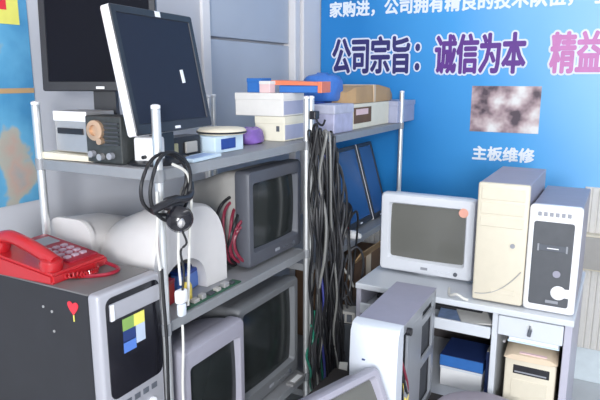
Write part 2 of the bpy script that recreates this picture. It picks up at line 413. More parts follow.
# ------------------------------------------------------------------ top shelf, near rack
Z1 = 1.305
t = thing('power_supply', 'silver metal drive unit with dark slot on rack shelf left end', 'computer part', (-1.325, 1.125, Z1+.024), 0)
MB().box(-.074, .055, 0, .10, 0, .112, .003).build('metal_case', 'psu_metal', t)
MB().box(-.058, .04, -.0045, .002, .05, .066).build('drive_slot', 'black_plastic', t, label='dark slot')
MB().box(-.074, .055, -.003, .0, .085, .112, .001, 1).build('face_plate', 'bright_silver', t)
t = thing('paper_booklet', 'cream folded booklet lying under the silver drive unit', 'booklet', (-1.335, 1.145, Z1+.002), 4)
MB().hexa([(-.095, -.035, 0), (.095, -.03, 0), (.08, .11, 0), (-.09, .11, 0), (-.095, -.035, .018), (.095, -.03, .012), (.08, .11, .02), (-.09, .11, .02)]).build('pages', 'cream_paper', t)
MB().hexa([(-.095, -.036, .0182), (.095, -.031, .0122), (.08, .11, .0202), (-.09, .11, .0202), (-.095, -.036, .0195), (.095, -.031, .0135), (.08, .11, .0215), (-.09, .11, .0215)]).build('cover', 'card_cream', t)
t = thing('cooling_fan', 'dark fan module with round copper coil beside silver drive unit', 'computer part', (-1.200, 1.122, Z1+.001), 3)
MB().box(-.07, .055, 0, .075, .0, .126, .004).build('housing', 'pcb_dark', t)
MB().lathe([(.027, 0), (.027, .010), (.015, .012), (.015, .004), (.006, .004)], 20, Matrix.Translation((-.030, 0, .088)) @ Matrix.Rotation(R(90), 4, 'X')).build('coil', 'copper', t, True, label='copper coloured coil')
for i, (px, pz) in enumerate(((-.012, .06), (-.045, .025), (-.015, .018), (.02, .022))):
    MB().cyl((px, 0, pz), (px, -.014, pz), .009, 12).build('capacitor', ('copper', 'grey_print', 'psu_metal', 'grey_print')[i], t, True)
q = MB()
for i in range(6): q.box(.0, .048, -.006, 0, .05+i*.011, .054+i*.011)
q.build('heat_sink', 'chassis_dark', t)
t = thing('plastic_adapter', 'small white power adapter below the tilted LCD monitor', 'adapter', (-1.10, 1.16, Z1+.001), 12)
MB().box(-.035, .03, 0, .055, 0, .072, .008).build('adapter_body', 'white_plastic', t)
MB().cyl((.0, -.012, .02), (.0, .0, .02), .005).build('cord_stub', 'black_cable', t)
t = thing('circuit_module', 'dark circuit module with khaki parts under the tilted LCD monitor', 'computer part', (-1.10, 1.31, Z1+.001), 90)
MB().box(-.085, .085, 0, .06, .0, .06, .004).build('housing', 'black_plastic', t)
for px, m in ((-.05, 'khaki'), (.035, 'grey_beige')):
    q = MB(); q.box(px-.026, px+.026, -.008, .0, .012, .045, .003); q.build('coil_block', m, t)
t = thing('leaflet', 'flat pale blue printed leaflet on rack shelf front', 'leaflet', (-1.045, 1.31, Z1+.001), 96)
MB().box(-.07, .08, -.03, .03, 0, .009, .001, 1).build('leaflet_body', 'pale_blue', t)
MB().box(-.055, .06, -.02, .02, .009, .0098).build('printed_panel', 'print_blue', t)
t = thing('card_box', 'light box with blue print behind the pale blue leaflet', 'box', (-1.10, 1.50, Z1+.001), 90)
MB().box(-.075, .075, -.03, .08, 0, .05, .002).build('carton', 'pale_blue', t)
MB().box(-.045, .03, -.0315, -.03, .01, .042).build('printed_panel', 'deep_blue', t)
t = thing('round_tin', 'flat round cream tin resting on the blue printed box', 'tin', (-1.125, 1.535, Z1+.052), 0)
MB().lathe([(.075, 0), (.078, .004), (.078, .012), (.070, .018), (.02, .02)], 24).build('tin_body', 'cream_paper', t, True)
MB().lathe([(.079, .003), (.081, .006), (.079, .009)], 24).build('tin_rim', 'black_plastic', t, True)
def crumple(name, label, cat, loc, sx, sy, sz, m, seed, rz=0, knot=None, group=None):
    rnd = random.Random(seed); t = thing(name, label, cat, loc, rz, group); b = MB(); n = 14; prof = [(.85, 0), (1, .10), (1.03, .40), (1, .70), (.85, .90), (.5, 1)]
    rings = []
    for r, z in prof:
        rings.append([(sx*r*(1+rnd.uniform(-.10, .10))*math.copysign(abs(math.cos(a))**.7, math.cos(a)), sy*r*(1+rnd.uniform(-.10, .10))*math.copysign(abs(math.sin(a))**.7, math.sin(a)), sz*z*(1+rnd.uniform(-.06, .06)) if z else 0) for a in [2*math.pi*i/n for i in range(n)]])
    b.loft(rings); o = b.build('bag_body', m, t, True)
    k = MB()
    for i in range(3):
        a = i*2.1+seed; k.hexa([(-.3*sx+.2*sx*i, -.1*sy, sz*.93), (-.1*sx+.2*sx*i, -.1*sy, sz*.93), (-.1*sx+.2*sx*i, .1*sy, sz*.93), (-.3*sx+.2*sx*i, .1*sy, sz*.93),
                (-.3*sx+.2*sx*i+.01*math.cos(a), -.16*sy, sz*1.04), (-.05*sx+.2*sx*i, -.14*sy, sz*1.03), (-.06*sx+.2*sx*i, .06*sy, sz*1.05), (-.3*sx+.2*sx*i, .1*sy, sz*1.05)])
    k.build('gathered_top', knot or m, t)
    return t
crumple('plastic_bag', 'small shiny purple plastic bag beside the cream cartons', 'bag', (-1.14, 1.725, Z1+.001), .035, .05, .055, 'purple_bag', 3)
t = thing('black_adapter', 'black power brick behind the purple bag', 'adapter', (-1.22, 1.70, Z1+.001), 80)
MB().box(-.05, .05, -.025, .025, 0, .04, .006).build('brick_body', 'black_plastic', t)
MB().tube([(.05, 0, .02), (.09, .01, .015), (.12, -.03, .005), (.15, -.02, .004)], .003).build('cord', 'black_cable', t, True)

def carton(label, loc, rz, w, d, h, m, side='grey_lilac', group=None, mark=None, name='carton'):
    t = thing(name, label, 'box', loc, rz, group)
    MB().box(-w/2, w/2, -d/2, d/2, 0, h*.80, .002, 1).build('carton_body', m, t)
    MB().box(-w/2-.0015, w/2+.0015, -d/2-.0015, d/2+.0015, h*.70, h, .002, 1).build('carton_lid', m, t)
    MB().box(w/2, w/2+.0012, -d/2+.006, d/2-.006, .006, h*.66).build('end_shade', side, t, label='end face painted bluish for shade')  # added panel: shade on the carton end put into its colour
    if mark: MB().box(mark, mark+.012, -d/2-.0028, -d/2, h*.4, h*.62).build('tab', 'dark_print', t, label='small dark tab')
    return t
carton('lower cream carton of the stack on the top shelf', (-1.128, 1.91, Z1+.001), 0, .124, .16, .088, 'card_cream', 'grey_lilac', 'cartons stacked on the top shelf', .03)
carton('upper whitish carton of the stack, with small dark tab', (-1.172, 1.905, Z1+.090), 0, .205, .155, .082, 'card_white', 'grey_lilac', 'cartons stacked on the top shelf', .0)
carton('small blue box on top of the whitish carton', (-1.215, 1.90, Z1+.1725), 0, .062, .07, .052, 'blue_card', 'blue_card')
t = thing('pink_box', 'tiny pink box between the blue box and the orange folder', 'box', (-1.157, 1.865, Z1+.1725), 0)
MB().box(-.022, .022, -.02, .02, 0, .036, .002).build('box_body', 'pink_plastic', t); MB().box(-.023, .023, -.021, .021, .03, .042, .002).build('box_lid', 'card_white', t)
t = thing('plastic_folder', 'orange folder lying over a blue one on the cartons', 'folder', (-1.10, 1.945, Z1+.1725), 8)
MB().box(-.03, .13, -.05, .05, 0, .026, .003).build('lower_cover', 'blue_card', t, label='blue lower folder')
MB().hexa([(-.06, -.055, .028), (.135, -.052, .026), (.135, .05, .026), (-.06, .05, .03), (-.06, -.055, .044), (.135, -.052, .037), (.135, .05, .037), (-.06, .05, .046)]).build('cover', 'orange_plastic', t)
MB().box(.12, .136, -.054, .05, .0, .04, .002).build('spine', 'orange_plastic', t)

# top shelf, far rack
crumple('plastic_bag', 'blue plastic bag bunched up behind the lilac pouch', 'bag', (-1.20, 2.40, Z1+.125), .08, .07, .118, 'bag_blue', 5)
t = thing('storage_box', 'dark blue box beneath the blue plastic bag', 'box', (-1.235, 2.40, Z1+.001), 0)
MB().box(-.09, .07, -.09, .09, 0, .10, .004).build('box_body', 'navy_book', t); MB().box(-.093, .073, -.093, .093, .094, .123, .004).build('box_lid', 'deep_blue', t)
t = thing('storage_box', 'small pale lilac mottled box behind the post on far rack', 'box', (-1.085, 2.265, Z1+.001), 90)
MB().box(-.095, .095, -.055, .05, 0, .085, .005).build('box_body', 'pouch_lilac', t); MB().box(-.098, .098, -.058, .053, .078, .118, .006).build('box_lid', 'grey_lilac_pale', t)
t = thing('carton', 'long cream carton below the brown parcel on far rack', 'box', (-1.16, 2.63, Z1+.001), 90, 'cartons on the far rack')
MB().box(-.22, .22, -.11, .13, 0, .11, .003).build('carton_body', 'card_cream', t)
MB().box(-.22, -.02, -.1125, -.11, .025, .095).build('front_label', 'kraft_dark', t, label='dark brown printed panel')
MB().box(-.20, -.06, -.1135, -.1125, .062, .088).build('label_stripe', 'pink_plastic', t)
t = thing('carton', 'grey-lilac carton at the banner end of the far rack', 'box', (-1.115, 2.955, Z1+.001), 90, 'cartons on the far rack')
MB().box(-.10, .17, -.11, .13, 0, .108, .004).build('carton_body', 'grey_lilac', t); MB().box(-.103, .173, -.113, .133, .085, .110, .003).build('carton_lid', 'grey_lilac', t)
t = thing('paper_parcel', 'brown kraft paper parcel on top of the long carton', 'parcel', (-1.16, 2.70, Z1+.113), 90)
b = MB(); b.loft([rr(-.27, .037, .004, .06, .002, -.08), ] if False else [[(-.28, y, z) for y, z in ((-.07, .002), (.09, .002), (.09, .05), (-.07, .05))], [(-.22, y, z) for y, z in ((-.09, 0), (.11, 0), (.11, .072), (-.09, .072))], [(.05, y, z) for y, z in ((-.095, 0), (.115, 0), (.11, .078), (-.09, .08))], [(.22, y, z) for y, z in ((-.09, 0), (.11, 0), (.105, .066), (-.085, .062))], [(.30, y, z) for y, z in ((-.07, .002), (.09, .002), (.09, .03), (-.07, .028))]])
b.build('wrapped_body', 'kraft', t)
MB().box(-.02, .0, -.0965, .116, -.0005, .081).build('paper_tape', 'tan_paper', t)

# ------------------------------------------------------------------ middle shelf, near rack: shells, red cable, boards
Z2 = .90
def shell(label, loc, rz, w, d, h, m, group=None):
    t = thing('monitor_shell', label, 'casing', loc, rz, group)
    b = MB(); k = []
    for y, s, dz, r in ((0, 1, 0, .05), (.03, 1, .0, .07), (d*.45, .93, -.006, .085), (d*.8, .74, -.03, .08), (d, .58, -.05, .06)):
        k.append(rr(0, h/2+dz*.6, w*s, (h+dz*1.2), min(r, w*s/2.1), y, 6))
    b.loft(k); b.build('shell_body', m, t, True)
    q = MB(); q.loft([rr(0, h/2, w+.004, h+.003, .05, -.004, 6), rr(0, h/2, w+.006, h+.004, .05, .004, 6), rr(0, h/2, w+.004, h+.003, .05, .012, 6)]); q.build('shell_rim', m, t, True)
    MB().cyl((0, -.006, h*.5), (0, .0, h*.5), .012).build('screw_boss', 'grey_print', t)
    return t
shell('white rounded monitor casing behind the phone, nearest the left wall', (-1.378, 1.130, Z2+.001), 3, .165, .27, .232, 'shell_white')
# big open white cowl with an arched opening
t = thing('printer_cowl', 'pale grey curved plastic cowl with arched opening behind front post', 'casing', (-1.072, 1.303, Z2+.001), 90)
def cowl_ring(y, s, hh):
    out = []
    for i in range(25):
        a = math.pi*i/24; out.append((-.165*s*math.copysign(abs(math.cos(a))**.75, math.cos(a))*1.05, y, hh*math.sin(a)**.62))
    return out
def arch(y, rx, rz_, cx=-.03, z0=.03):
    return [(cx - rx*math.cos(math.pi*i/24), y, z0*0 + rz_*math.sin(math.pi*i/24)**.7) for i in range(25)]
b = MB(); b.loft([arch(.05, .098, .112), arch(.006, .10, .115), cowl_ring(.0, .97, .262), cowl_ring(.012, 1, .270), cowl_ring(.10, 1, .268), cowl_ring(.22, .90, .22), cowl_ring(.235, .86, .20)], False, False, False)
b.build('cowl_body', 'shell_white', t, True)
MB().box(-.13, .07, .15, .155, .0, .11).build('inner_wall', 'chassis_dark', t)
t = thing('cartridge_box', 'blue box inside the opening of the grey cowl', 'box', (-1.105, 1.345, Z2+.002), 100)
MB().box(-.05, .045, 0, .05, 0, .055, .003).build('box_body', 'sticker_blue', t); MB().box(-.051, .046, -.001, .051, .05, .062, .002).build('box_lid', 'deep_blue', t)
t = thing('ink_bottle', 'small yellow bottle inside the opening of the grey cowl', 'bottle', (-1.055, 1.255, Z2+.002), 0)
MB().lathe([(.012, 0), (.013, .004), (.013, .045), (.007, .058)], 14).build('bottle_body', 'yellow_plastic', t, True)
MB().lathe([(.008, .058), (.008, .070), (.005, .072)], 12).build('cap', 'dark_print', t, True)
t = thing('cartridge_box', 'dark red box left of the yellow bottle', 'box', (-1.075, 1.215, Z2+.002), 100)
MB().box(-.03, .012, 0, .045, 0, .07, .003).build('box_body', 'red_dark', t); MB().box(-.031, .013, -.001, .046, .06, .073, .002).build('box_lid', 'red_cable', t)
rnd = random.Random(11)
for i in range(6):
    cy, rx, rz_ = 1.575+.012*rnd.uniform(-1, 1), .10-.010*i, .118-.010*i
    pts = []
    for k in range(11):
        a = math.pi*2*k/11; pts.append((-1.09+.012*math.sin(a*2+i)+.008*i-.02, cy+rx*math.cos(a), Z2+.012+rz_+rz_*math.sin(a)*1.0+.003*i))
    o = MB().tube(pts, .0055, 6, 5, True).build('coiled_cable', 'red_cable' if i % 3 else 'black_cable', None, True)
    tag(o, 'dark red coiled cable leaning beside the beige-sided monitor' if i % 3 else 'black coiled cable among the dark red coils', 'cable', 'coiled cables on the middle shelf')
t = thing('circuit_board', 'green circuit board lying along the middle shelf edge', 'computer part', (-1.045, 1.30, Z2+.0015), 90)
MB().box(-.11, .16, -.035, -.002, 0, .004).build('board', 'pcb_green', t)
for i in range(7): MB().box(-.10+i*.036, -.10+i*.036+.018+.006*(i % 2), -.03, -.012, .004, .010+.004*(i % 3), .001, 1).build('chip', ('chassis_dark', 'grey_beige', 'psu_metal')[i % 3], t)
t = thing('power_plug', 'bundle of white plug and lead hanging by front post', 'plug', (-.972, 1.125, .925), 0)
MB().box(-.008, .014, -.016, .018, .03, .068, .007).build('plug_body', 'white_plastic', t, True)
MB().box(-.006, .012, -.011, .013, -.006, .03, .006).build('plug_neck', 'cool_white', t, True)
MB().tube([(.004, .0, .08), (.004, -.004, .15), (.0, .004, .20), (-.004, .012, .26)], .0035).build('lead', 'white_cable', t, True)
MB().tube([(.004, .0, -.03), (.006, -.004, -.10), (.002, -.008, -.22), (.004, -.004, -.40)], .0035).build('lead', 'white_cable', t, True)

# headset and looped black cable on the near post
t = thing('headset', 'black headset with round ear cup hanging on the near rack post', 'headset', (-.965, 1.10, 1.165), 0)
b = MB(); b.lathe([(.02, -.012), (.030, -.008), (.035, .012), (.031, .034), (.018, .044)], 20, Matrix.Translation((.012, .015, .02)) @ Matrix.Rotation(R(35), 4, 'Z') @ Matrix.Rotation(R(75), 4, 'X')); b.build('ear_cup', 'black_gloss', t, True)
b = MB(); b.tube([(.0, -.07, .055), (.01, -.04, .066), (.012, .0, .070), (.01, .045, .066), (.0, .075, .075), (-.01, .085, .10)], .010, 8); b.build('band', 'black_plastic', t, True)
MB().box(-.012, .018, -.02, .03, .045, .078, .006).build('clamp', 'black_plastic', t)
b = MB(); b.lathe([(.010, 0), (.012, .006), (.006, .012)], 12, Matrix.Translation((.045, -.025, .022)) @ Matrix.Rotation(R(90), 4, 'Y')); b.build('metal_disc', 'psu_metal', t, True)
MB().tube([(.012, .02, -.01), (.018, .03, -.045), (.01, .015, -.065), (.012, .022, -.12), (.008, .018, -.17)], .003).build('lead', 'black_cable', t, True)
for i, (cy, cz, ry, rz_, dx) in enumerate(((1.09, 1.275, .082, .075, .0), (1.10, 1.268, .074, .085, .012))):
    pts = [(-.975+dx+.004*math.sin(3*a), cy+ry*math.cos(a), cz+rz_*math.sin(a)) for a in [2*math.pi*k/12 for k in range(12)]]
    o = MB().tube(pts, .0045, 6, 5, True).build('looped_cable', 'black_cable', None, True)
    tag(o, 'black cable loop hanging round the near rack post', 'cable', 'black loops on the near post')
o = MB().tube([(-.978, 1.125, 1.32), (-.97, 1.17, 1.29), (-.972, 1.185, 1.22), (-.975, 1.18, 1.16), (-.98, 1.175, 1.05), (-.985, 1.17, .93)], .004).build('hanging_cable', 'white_cable', None, True)
tag(o, 'pale cable hanging inside the black loop by near post', 'cable')
o = MB().tube([(-.98, 1.065, 1.26), (-.975, 1.06, 1.20), (-.978, 1.055, 1.13), (-.982, 1.066, 1.06)], .0035).build('hanging_cable', 'white_cable', None, True)
tag(o, 'short pale cable hanging left of the near post', 'cable')

# ------------------------------------------------------------------ black tower PC and its stand, red phone
t = thing('side_cabinet', 'low dark cabinet carrying the black computer', 'cabinet', (-1.23, .975, 0), 0)
MB().box(-.26, .24, -.125, .112, .04, .60, .004).build('cabinet_body', 'pc_top', t)
MB().box(-.27, .25, -.13, .114, .60, .622, .003).build('cabinet_top', 'bench_wood', t)
for sx in (-.23, .21):
    for sy in (-.1, .09): MB().box(sx-.015, sx+.015, sy-.015, sy+.015, 0, .04).build('leg', 'black_plastic', t)
q = MB().box(.24, .252, -.11, .10, .06, .58, .003).build('door', 'pc_black', t); MB().box(.252, .262, .07, .08, .28, .38, .002).build('handle', 'chrome', q)
t = thing('tower_computer', 'black tower computer with silver front under the red phone', 'computer', (-1.0, .982, .622), 0)
Hh = .425; hw = .103
MB().box(-.45, -.034, -hw+.003, hw-.003, .012, Hh-.002, .004).build('case', 'pc_black', t)
MB().box(-.45, -.034, -hw+.002, hw-.002, Hh-.004, Hh, .0015, 1).build('top_panel', 'pc_top', t)
b = MB(); b.box(-.036, 0, -hw, hw, .012, Hh+.002, .010, 3); b.build('front_bezel', 'silver_plastic', t, True)
b = MB(); b.loft([[(x_, y_, z_) for x_, y_, z_ in [(q[1], q[0], q[2]) for q in rr(.006, .285, .176, .255, .02, yy, 4)]] for yy in (-.002, .0025)]); b.build('gloss_panel', 'black_gloss', t)
dv = MB().box(.001, .006, -.074, .092, .356, .398, .003).build('drive_cover', 'silver_plastic', t, label='grey drive flap')
MB().box(.006, .009, -.074, -.062, .357, .397, .002).build('drive_tab', 'bright_silver', dv)
for (y0, y1, z0, z1, m) in ((-.036, .0, .318, .348, 'sticker_green'), (.0, .036, .318, .348, 'sticker_yellow'), (-.036, .004, .262, .29, 'sticker_blue'), (.006, .036, .272, .318, 'sticker_pale'), (-.036, .004, .288, .318, 'navy_book')):
    MB().box(.0025, .004, y0, y1, z0, z1).build('badge_field', m, t)
b = MB()
for i in range(5): b.box(.0, .0025, -.07+i*.03, -.05+i*.03, .125, .140, .001, 1)
b.build('port_row', 'dark_print', t)
MB().cyl((0, .05, .09), (.005, .05, .09), .014, 16).build('power_button', 'bright_silver', t)
b = MB(); hp = []
for i in range(24):
    a = 2*math.pi*i/24; hp.append((.016*math.sin(a)**3, .0125*math.cos(a)-.005*math.cos(2*a)-.002*math.cos(3*a)))
b.loft([[(-.085+px*1.1, -hw+.003-dy, .385+pz*1.25) for px, pz in hp] for dy in (0, .0015)]); sk = b.build('heart_sticker', 'sticker_red', t, label='red heart shaped sticker')
MB().box(-.086, -.083, -hw+.0015, -hw+.003, .350, .366).build('sticker_stem', 'sticker_yellow', sk)
for px, pz in ((-.16, .36), (-.19, .367), (-.158, .31)): MB().cyl((px, -hw+.003, pz), (px, -hw+.0012, pz), .0035, 8).build('side_screw', 'psu_metal', t)
for sx in (-.42, -.07):
    for sy in (-.08, .08): MB().cyl((sx, sy, 0), (sx, sy, .014), .012).build('foot', 'black_plastic', t)

t = thing('desk_phone', 'red desk telephone lying on top of the black computer', 'telephone', (-1.275, .972, .622+Hh), 3)
b = MB(); hx, hy = .118, .095
b.hexa([(-hx, -hy, 0), (hx, -hy, 0), (hx, hy, 0), (-hx, hy, 0), (-hx+.006, -hy+.004, .055), (hx-.004, -hy+.004, .024), (hx-.004, hy-.004, .024), (-hx+.006, hy-.004, .060)])
bmesh.ops.bevel(b.bm, geom=list(b.bm.edges), offset=.006, segments=2, affect='EDGES'); b.build('phone_body', 'red_phone', t, True)
def slope(x_): return .060 + (x_+hx)/(2*hx)*(.024-.060)
b = MB(); b.hexa([(-.09, -.012, slope(-.09)-.002), (.09, -.012, slope(.09)-.002), (.09, .082, slope(.09)-.002), (-.09, .082, slope(-.09)-.002), (-.09, -.012, slope(-.09)+.004), (.09, -.012, slope(.09)+.004), (.09, .082, slope(.09)+.004), (-.09, .082, slope(-.09)+.004)]); b.build('keypad_plate', 'red_dark', t)
for i in range(4):
    for j in range(3):
        x_ = .0+i*.022; y_ = .002+j*.026
        MB().box(x_-.007, x_+.007, y_-.009, y_+.009, slope(x_)+.001, slope(x_)+.009, .002, 1).build('key', 'key_grey', t)
MB().box(-.075, -.03, .0, .07, slope(-.05)-.002, slope(-.05)+.007, .002, 1, Matrix.Rotation(R(9), 4, 'Y')).build('number_display', 'grey_print', t)
b = MB(); b.tube([(-.115, -.062, .076), (-.06, -.062, .093), (.0, -.062, .082), (.06, -.062, .062), (.095, -.062, .047)], .017, 10, 4); hs = b.build('handset', 'red_phone', t, True)
for x_, z_ in ((-.098, .068), (.082, .040)):
    MB().lathe([(.026, -.014), (.029, .0), (.026, .012), (.012, .018)], 16, Matrix.Translation((x_, -.062, z_)) @ Matrix.Rotation(R(10), 4, 'Y')).build('ear_cap', 'red_phone', hs, True)
pts = []
for k in range(90):
    u = k/89; a = k*1.5; base = Vector((.095+.06*math.sin(math.pi*u), -.065+.125*u, .011)); pts.append(base + Vector((.0*u, .006*math.cos(a), .0065*math.sin(a))))
MB().tube(pts, .0028, 5, 1).build('coiled_cord', 'red_phone', t, True)
pts = [(.12, -.03, .008), (.15, -.02, .006), (.185, .02, .005), (.18, .06, .006), (.125, .075, .010)]
MB().tube(pts, .005).build('cord_loop', 'red_dark', t, True)

# ------------------------------------------------------------------ cables hanging where the two racks meet
rnd = random.Random(4)
kinds = ['black_cable']*26 + ['dark_grey_cable']*5 + ['grey_cable']*2 + ['blue_cable', 'green_cable', 'green_cable']
rnd.shuffle(kinds)
lab = {'black_cable': 'black computer cable in the thick bunch hanging between the racks', 'dark_grey_cable': 'dark grey computer cable in the bunch hanging between the racks',
       'grey_cable': 'light grey cable in the bunch hanging between the racks', 'white_cable': 'off-white cable in the bunch hanging between the racks',
       'blue_cable': 'single blue cable in the bunch hanging between the racks', 'green_cable': 'green cable in the lower part of the hanging bunch'}
for i, k in enumerate(kinds):
    y0 = 1.85 + .16*rnd.random()**1.3; top = 1.365 - .6*(y0-1.85) - .06*rnd.random(); bot = .22+.5*rnd.random()*rnd.random()
    if k == 'green_cable': top = .75 - .2*rnd.random(); bot = .2
    if k == 'white_cable': y0 = 1.86 + .012*(i % 2); bot = .35
    xx = -.975 + .055*rnd.random(); pts = []; n = 8; sp = rnd.uniform(-.03, .15)
    for j in range(n):
        u = j/(n-1); pts.append((xx + rnd.uniform(-.012, .014), y0 + sp*u + rnd.uniform(-.016, .016)*(1 if j else .3), top + (bot-top)*u))
    hp = [(xx-.006, y0+.012, top-.03), (xx-.002, y0+.005, top+.012)] if top > 1 else []
    o = MB().tube(hp + pts, rnd.uniform(.0038, .0056), 6, 4).build('hanging_cable', k, None, True)
    tag(o, lab[k], 'cable', {'black_cable': 'black hanging cables', 'dark_grey_cable': 'dark grey hanging cables', 'grey_cable': 'light grey hanging cables', 'white_cable': 'off-white hanging cables', 'green_cable': 'green hanging cables'}.get(k))
for i in range(7):
    cy = 2.0+.028*i; cz = .98-.055*i+rnd.uniform(-.05, .05); ry = .055+.02*rnd.random(); rz_ = .20+.10*rnd.random()
    pts = [(-.955+.02*math.sin(a*2+i)+.004*i, cy+ry*math.cos(a)*(1+.15*math.sin(3*a)), cz+rz_*math.sin(a)) for a in [2*math.pi*q/12 for q in range(12)]]
    o = MB().tube(pts, .0048, 6, 4, True).build('looped_cable', 'black_cable' if i % 3 else 'dark_grey_cable', None, True)
    tag(o, 'black cable tied in a long loop, hanging in the bunch' if i % 3 else 'dark grey cable tied in a long loop, hanging in the bunch', 'cable', 'long looped cables' if i % 3 else 'long grey looped cables')
for i, (pts, pl, m, lb) in enumerate((
        ([(-.93, 2.08, .72), (-.92, 2.13, .62), (-.90, 2.17, .585), (-.885, 2.185, .58)], 'grey_cable', 'dark_grey_cable', 'dark lead ending in a grey plug behind the white tower'),
        ([(-.95, 2.02, .60), (-.93, 2.07, .50), (-.92, 2.06, .42), (-.905, 2.02, .40)], 'white_cable', 'black_cable', 'black lead with small white plug low in the bunch'),
        ([(-.94, 2.10, .66), (-.92, 2.16, .56), (-.915, 2.22, .50), (-.90, 2.24, .47)], 'black_cable', 'dark_grey_cable', 'dark lead with black plug lying lowest right of the bunch'))):
    t = thing('plug_lead', lb, 'cable', pts[-1])
    q = Vector(pts[-1]); MB().tube([Vector(p)-q for p in pts], .0045).build('cord', m, t, True)
    dv_ = (Vector(pts[-1])-Vector(pts[-2])).normalized()
    mb = MB(); mb.T = dv_.to_track_quat('Z', 'Y').to_matrix().to_4x4(); mb.box(-.017, .017, -.008, .008, 0, .035, .003); mb.box(-.013, .013, -.005, .005, .035, .045, .001, 1); mb.build('plug', pl, t)
o = MB().tube([(-.985, 1.075, 1.06), (-.98, 1.072, .98), (-.982, 1.078, .85), (-.978, 1.070, .70), (-.98, 1.076, .55)], .0045).build('hanging_cable', 'black_cable', None, True)
tag(o, 'black cable running down the front of the near rack post', 'cable')
t = thing('cable_hook', 'black S-shaped hook holding the cables on the middle posts', 'hook', (-.985, 1.893, 1.385), 0)
MB().tube([(-.012, 0, .0), (-.004, 0, .022), (.012, 0, .012), (.02, 0, -.01), (.04, 0, -.02), (.05, 0, .0)], .004).build('wire', 'black_plastic', t, True)
MB().box(-.004, .02, -.018, .018, .0, .03, .004).build('clip', 'black_plastic', t)
o = MB().tube([(-.95, 2.055, .83), (-.945, 2.07, .80), (-.95, 2.12, .755), (-.945, 2.15, .72), (-.948, 2.205, .66)], .005).build('hanging_cable', 'white_cable', None, True)
tag(o, 'short white cable with plug right of the hanging bunch', 'cable')

# ------------------------------------------------------------------ far rack, middle and bottom shelves
lcd('LCD panel with painted blue reflection leaning on the far rack middle shelf', (-1.055, 2.545, .83), 90, .29, .38, .025, -16, 'lcd_frame', 'crt_dark_grey', 'lcd_blue_reflection', .012, stand=False)
q = lcd('narrow LCD panel with painted blue reflection at the banner end of far rack', (-1.05, 2.79, .83), 90, .19, .385, .025, -16, 'lcd_frame', 'bright_silver', 'lcd_blue_reflection', .008, stand=False)
t = thing('desk_speaker', 'black round desktop speaker on the far rack middle shelf', 'speaker', (-1.05, 2.33, .83), 70)
MB().lathe([(.05, 0), (.062, .01), (.072, .07), (.066, .14), (.045, .185), (.015, .20)], 20, Matrix.Translation((0, .07, 0))).build('speaker_body', 'black_gloss', t, True)
MB().lathe([(.048, 0), (.05, .006), (.03, .002), (.012, .008)], 20, Matrix.Translation((0, .004, .115)) @ Matrix.Rotation(R(90), 4, 'X')).build('speaker_cone', 'black_plastic', t, True)
MB().lathe([(.012, 0), (.010, .006)], 12, Matrix.Translation((.02, .004, .045)) @ Matrix.Rotation(R(90), 4, 'X')).build('volume_knob', 'sticker_red', t, True, label='small red knob')
t = thing('computer_mouse', 'small white mouse at the front of the far rack middle shelf', 'mouse', (-1.025, 2.36, .831), 85)
MB().loft([rr(0, 0, .052, .001, .0004, 0)] if False else [[(.028*math.cos(a)*s, .048*math.sin(a)*s, z) for a in [2*math.pi*i/16 for i in range(16)]] for s, z in ((.95, 0), (1, .008), (.88, .02), (.5, .028), (.1, .03))]).build('mouse_body', 'white_plastic', t, True)
MB().box(-.001, .001, -.042, -.008, .014, .026).build('button_gap', 'dark_print', t)
t = thing('kraft_carton', 'brown cardboard carton on the bottom shelf of far rack', 'box', (-1.10, 2.55, .30), 90)
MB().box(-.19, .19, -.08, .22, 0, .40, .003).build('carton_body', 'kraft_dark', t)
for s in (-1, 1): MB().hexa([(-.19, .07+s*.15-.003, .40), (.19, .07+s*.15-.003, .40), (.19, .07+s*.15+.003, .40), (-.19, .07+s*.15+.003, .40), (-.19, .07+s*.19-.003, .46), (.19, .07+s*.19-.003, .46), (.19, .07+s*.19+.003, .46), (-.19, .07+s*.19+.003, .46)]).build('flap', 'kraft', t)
MB().box(-.03, .03, -.0815, -.08, .0, .40).build('tape', 'tan_paper', t)
t = thing('disk_drive', 'small silver drive with white label on the near rack bottom shelf', 'computer part', (-1.0, 1.80, .401), 90)
MB().box(-.05, .05, -.012, .02, 0, .010, .002).build('drive_body', 'psu_metal', t); MB().box(-.03, .03, -.008, .012, .010, .011).build('label_sheet', 'white_tape', t)
t = thing('connector_block', 'small grey connector block beside the white tower top', 'computer part', (-.955, 2.10, .47), 10)
MB().box(-.07, .07, -.04, .04, .08, .13, .006).build('block_body', 'grey_beige', t)
for i in range(4): MB().box(-.055+i*.03, -.035+i*.03, -.046, -.04, .09, .12).build('socket', 'dark_print', t)
MB().box(-.075, .075, -.045, .045, -.47, .08, .004).build('block_stand', 'chassis_dark', t)

# ------------------------------------------------------------------ white desk
t = thing('computer_desk', 'white computer desk with drawer and shelves by the banner', 'desk', (0, 0, 0), 0)
DX0, DX1, DY0, DY1 = -.86, -.085, 2.03, 2.60
MB().box(DX0, DX1+.004, DY0-.012, DY1, .727, .75, .004).build('desktop', 'desk_white', t)
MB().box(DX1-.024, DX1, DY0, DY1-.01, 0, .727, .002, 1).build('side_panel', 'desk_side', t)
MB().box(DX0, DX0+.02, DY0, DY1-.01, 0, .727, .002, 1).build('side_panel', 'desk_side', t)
MB().box(-.342, -.322, DY0+.004, DY1-.01, 0, .727, .002, 1).build('divider_panel', 'desk_white', t)
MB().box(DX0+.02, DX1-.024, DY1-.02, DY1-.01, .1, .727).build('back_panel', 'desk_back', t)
MB().box(-.322, DX1-.024, DY0+.01, DY1-.02, .10, .118).build('bottom_shelf', 'desk_white', t)
MB().box(DX0+.02, -.342, DY0+.02, DY1-.02, .322, .34).build('lower_shelf', 'desk_white', t)
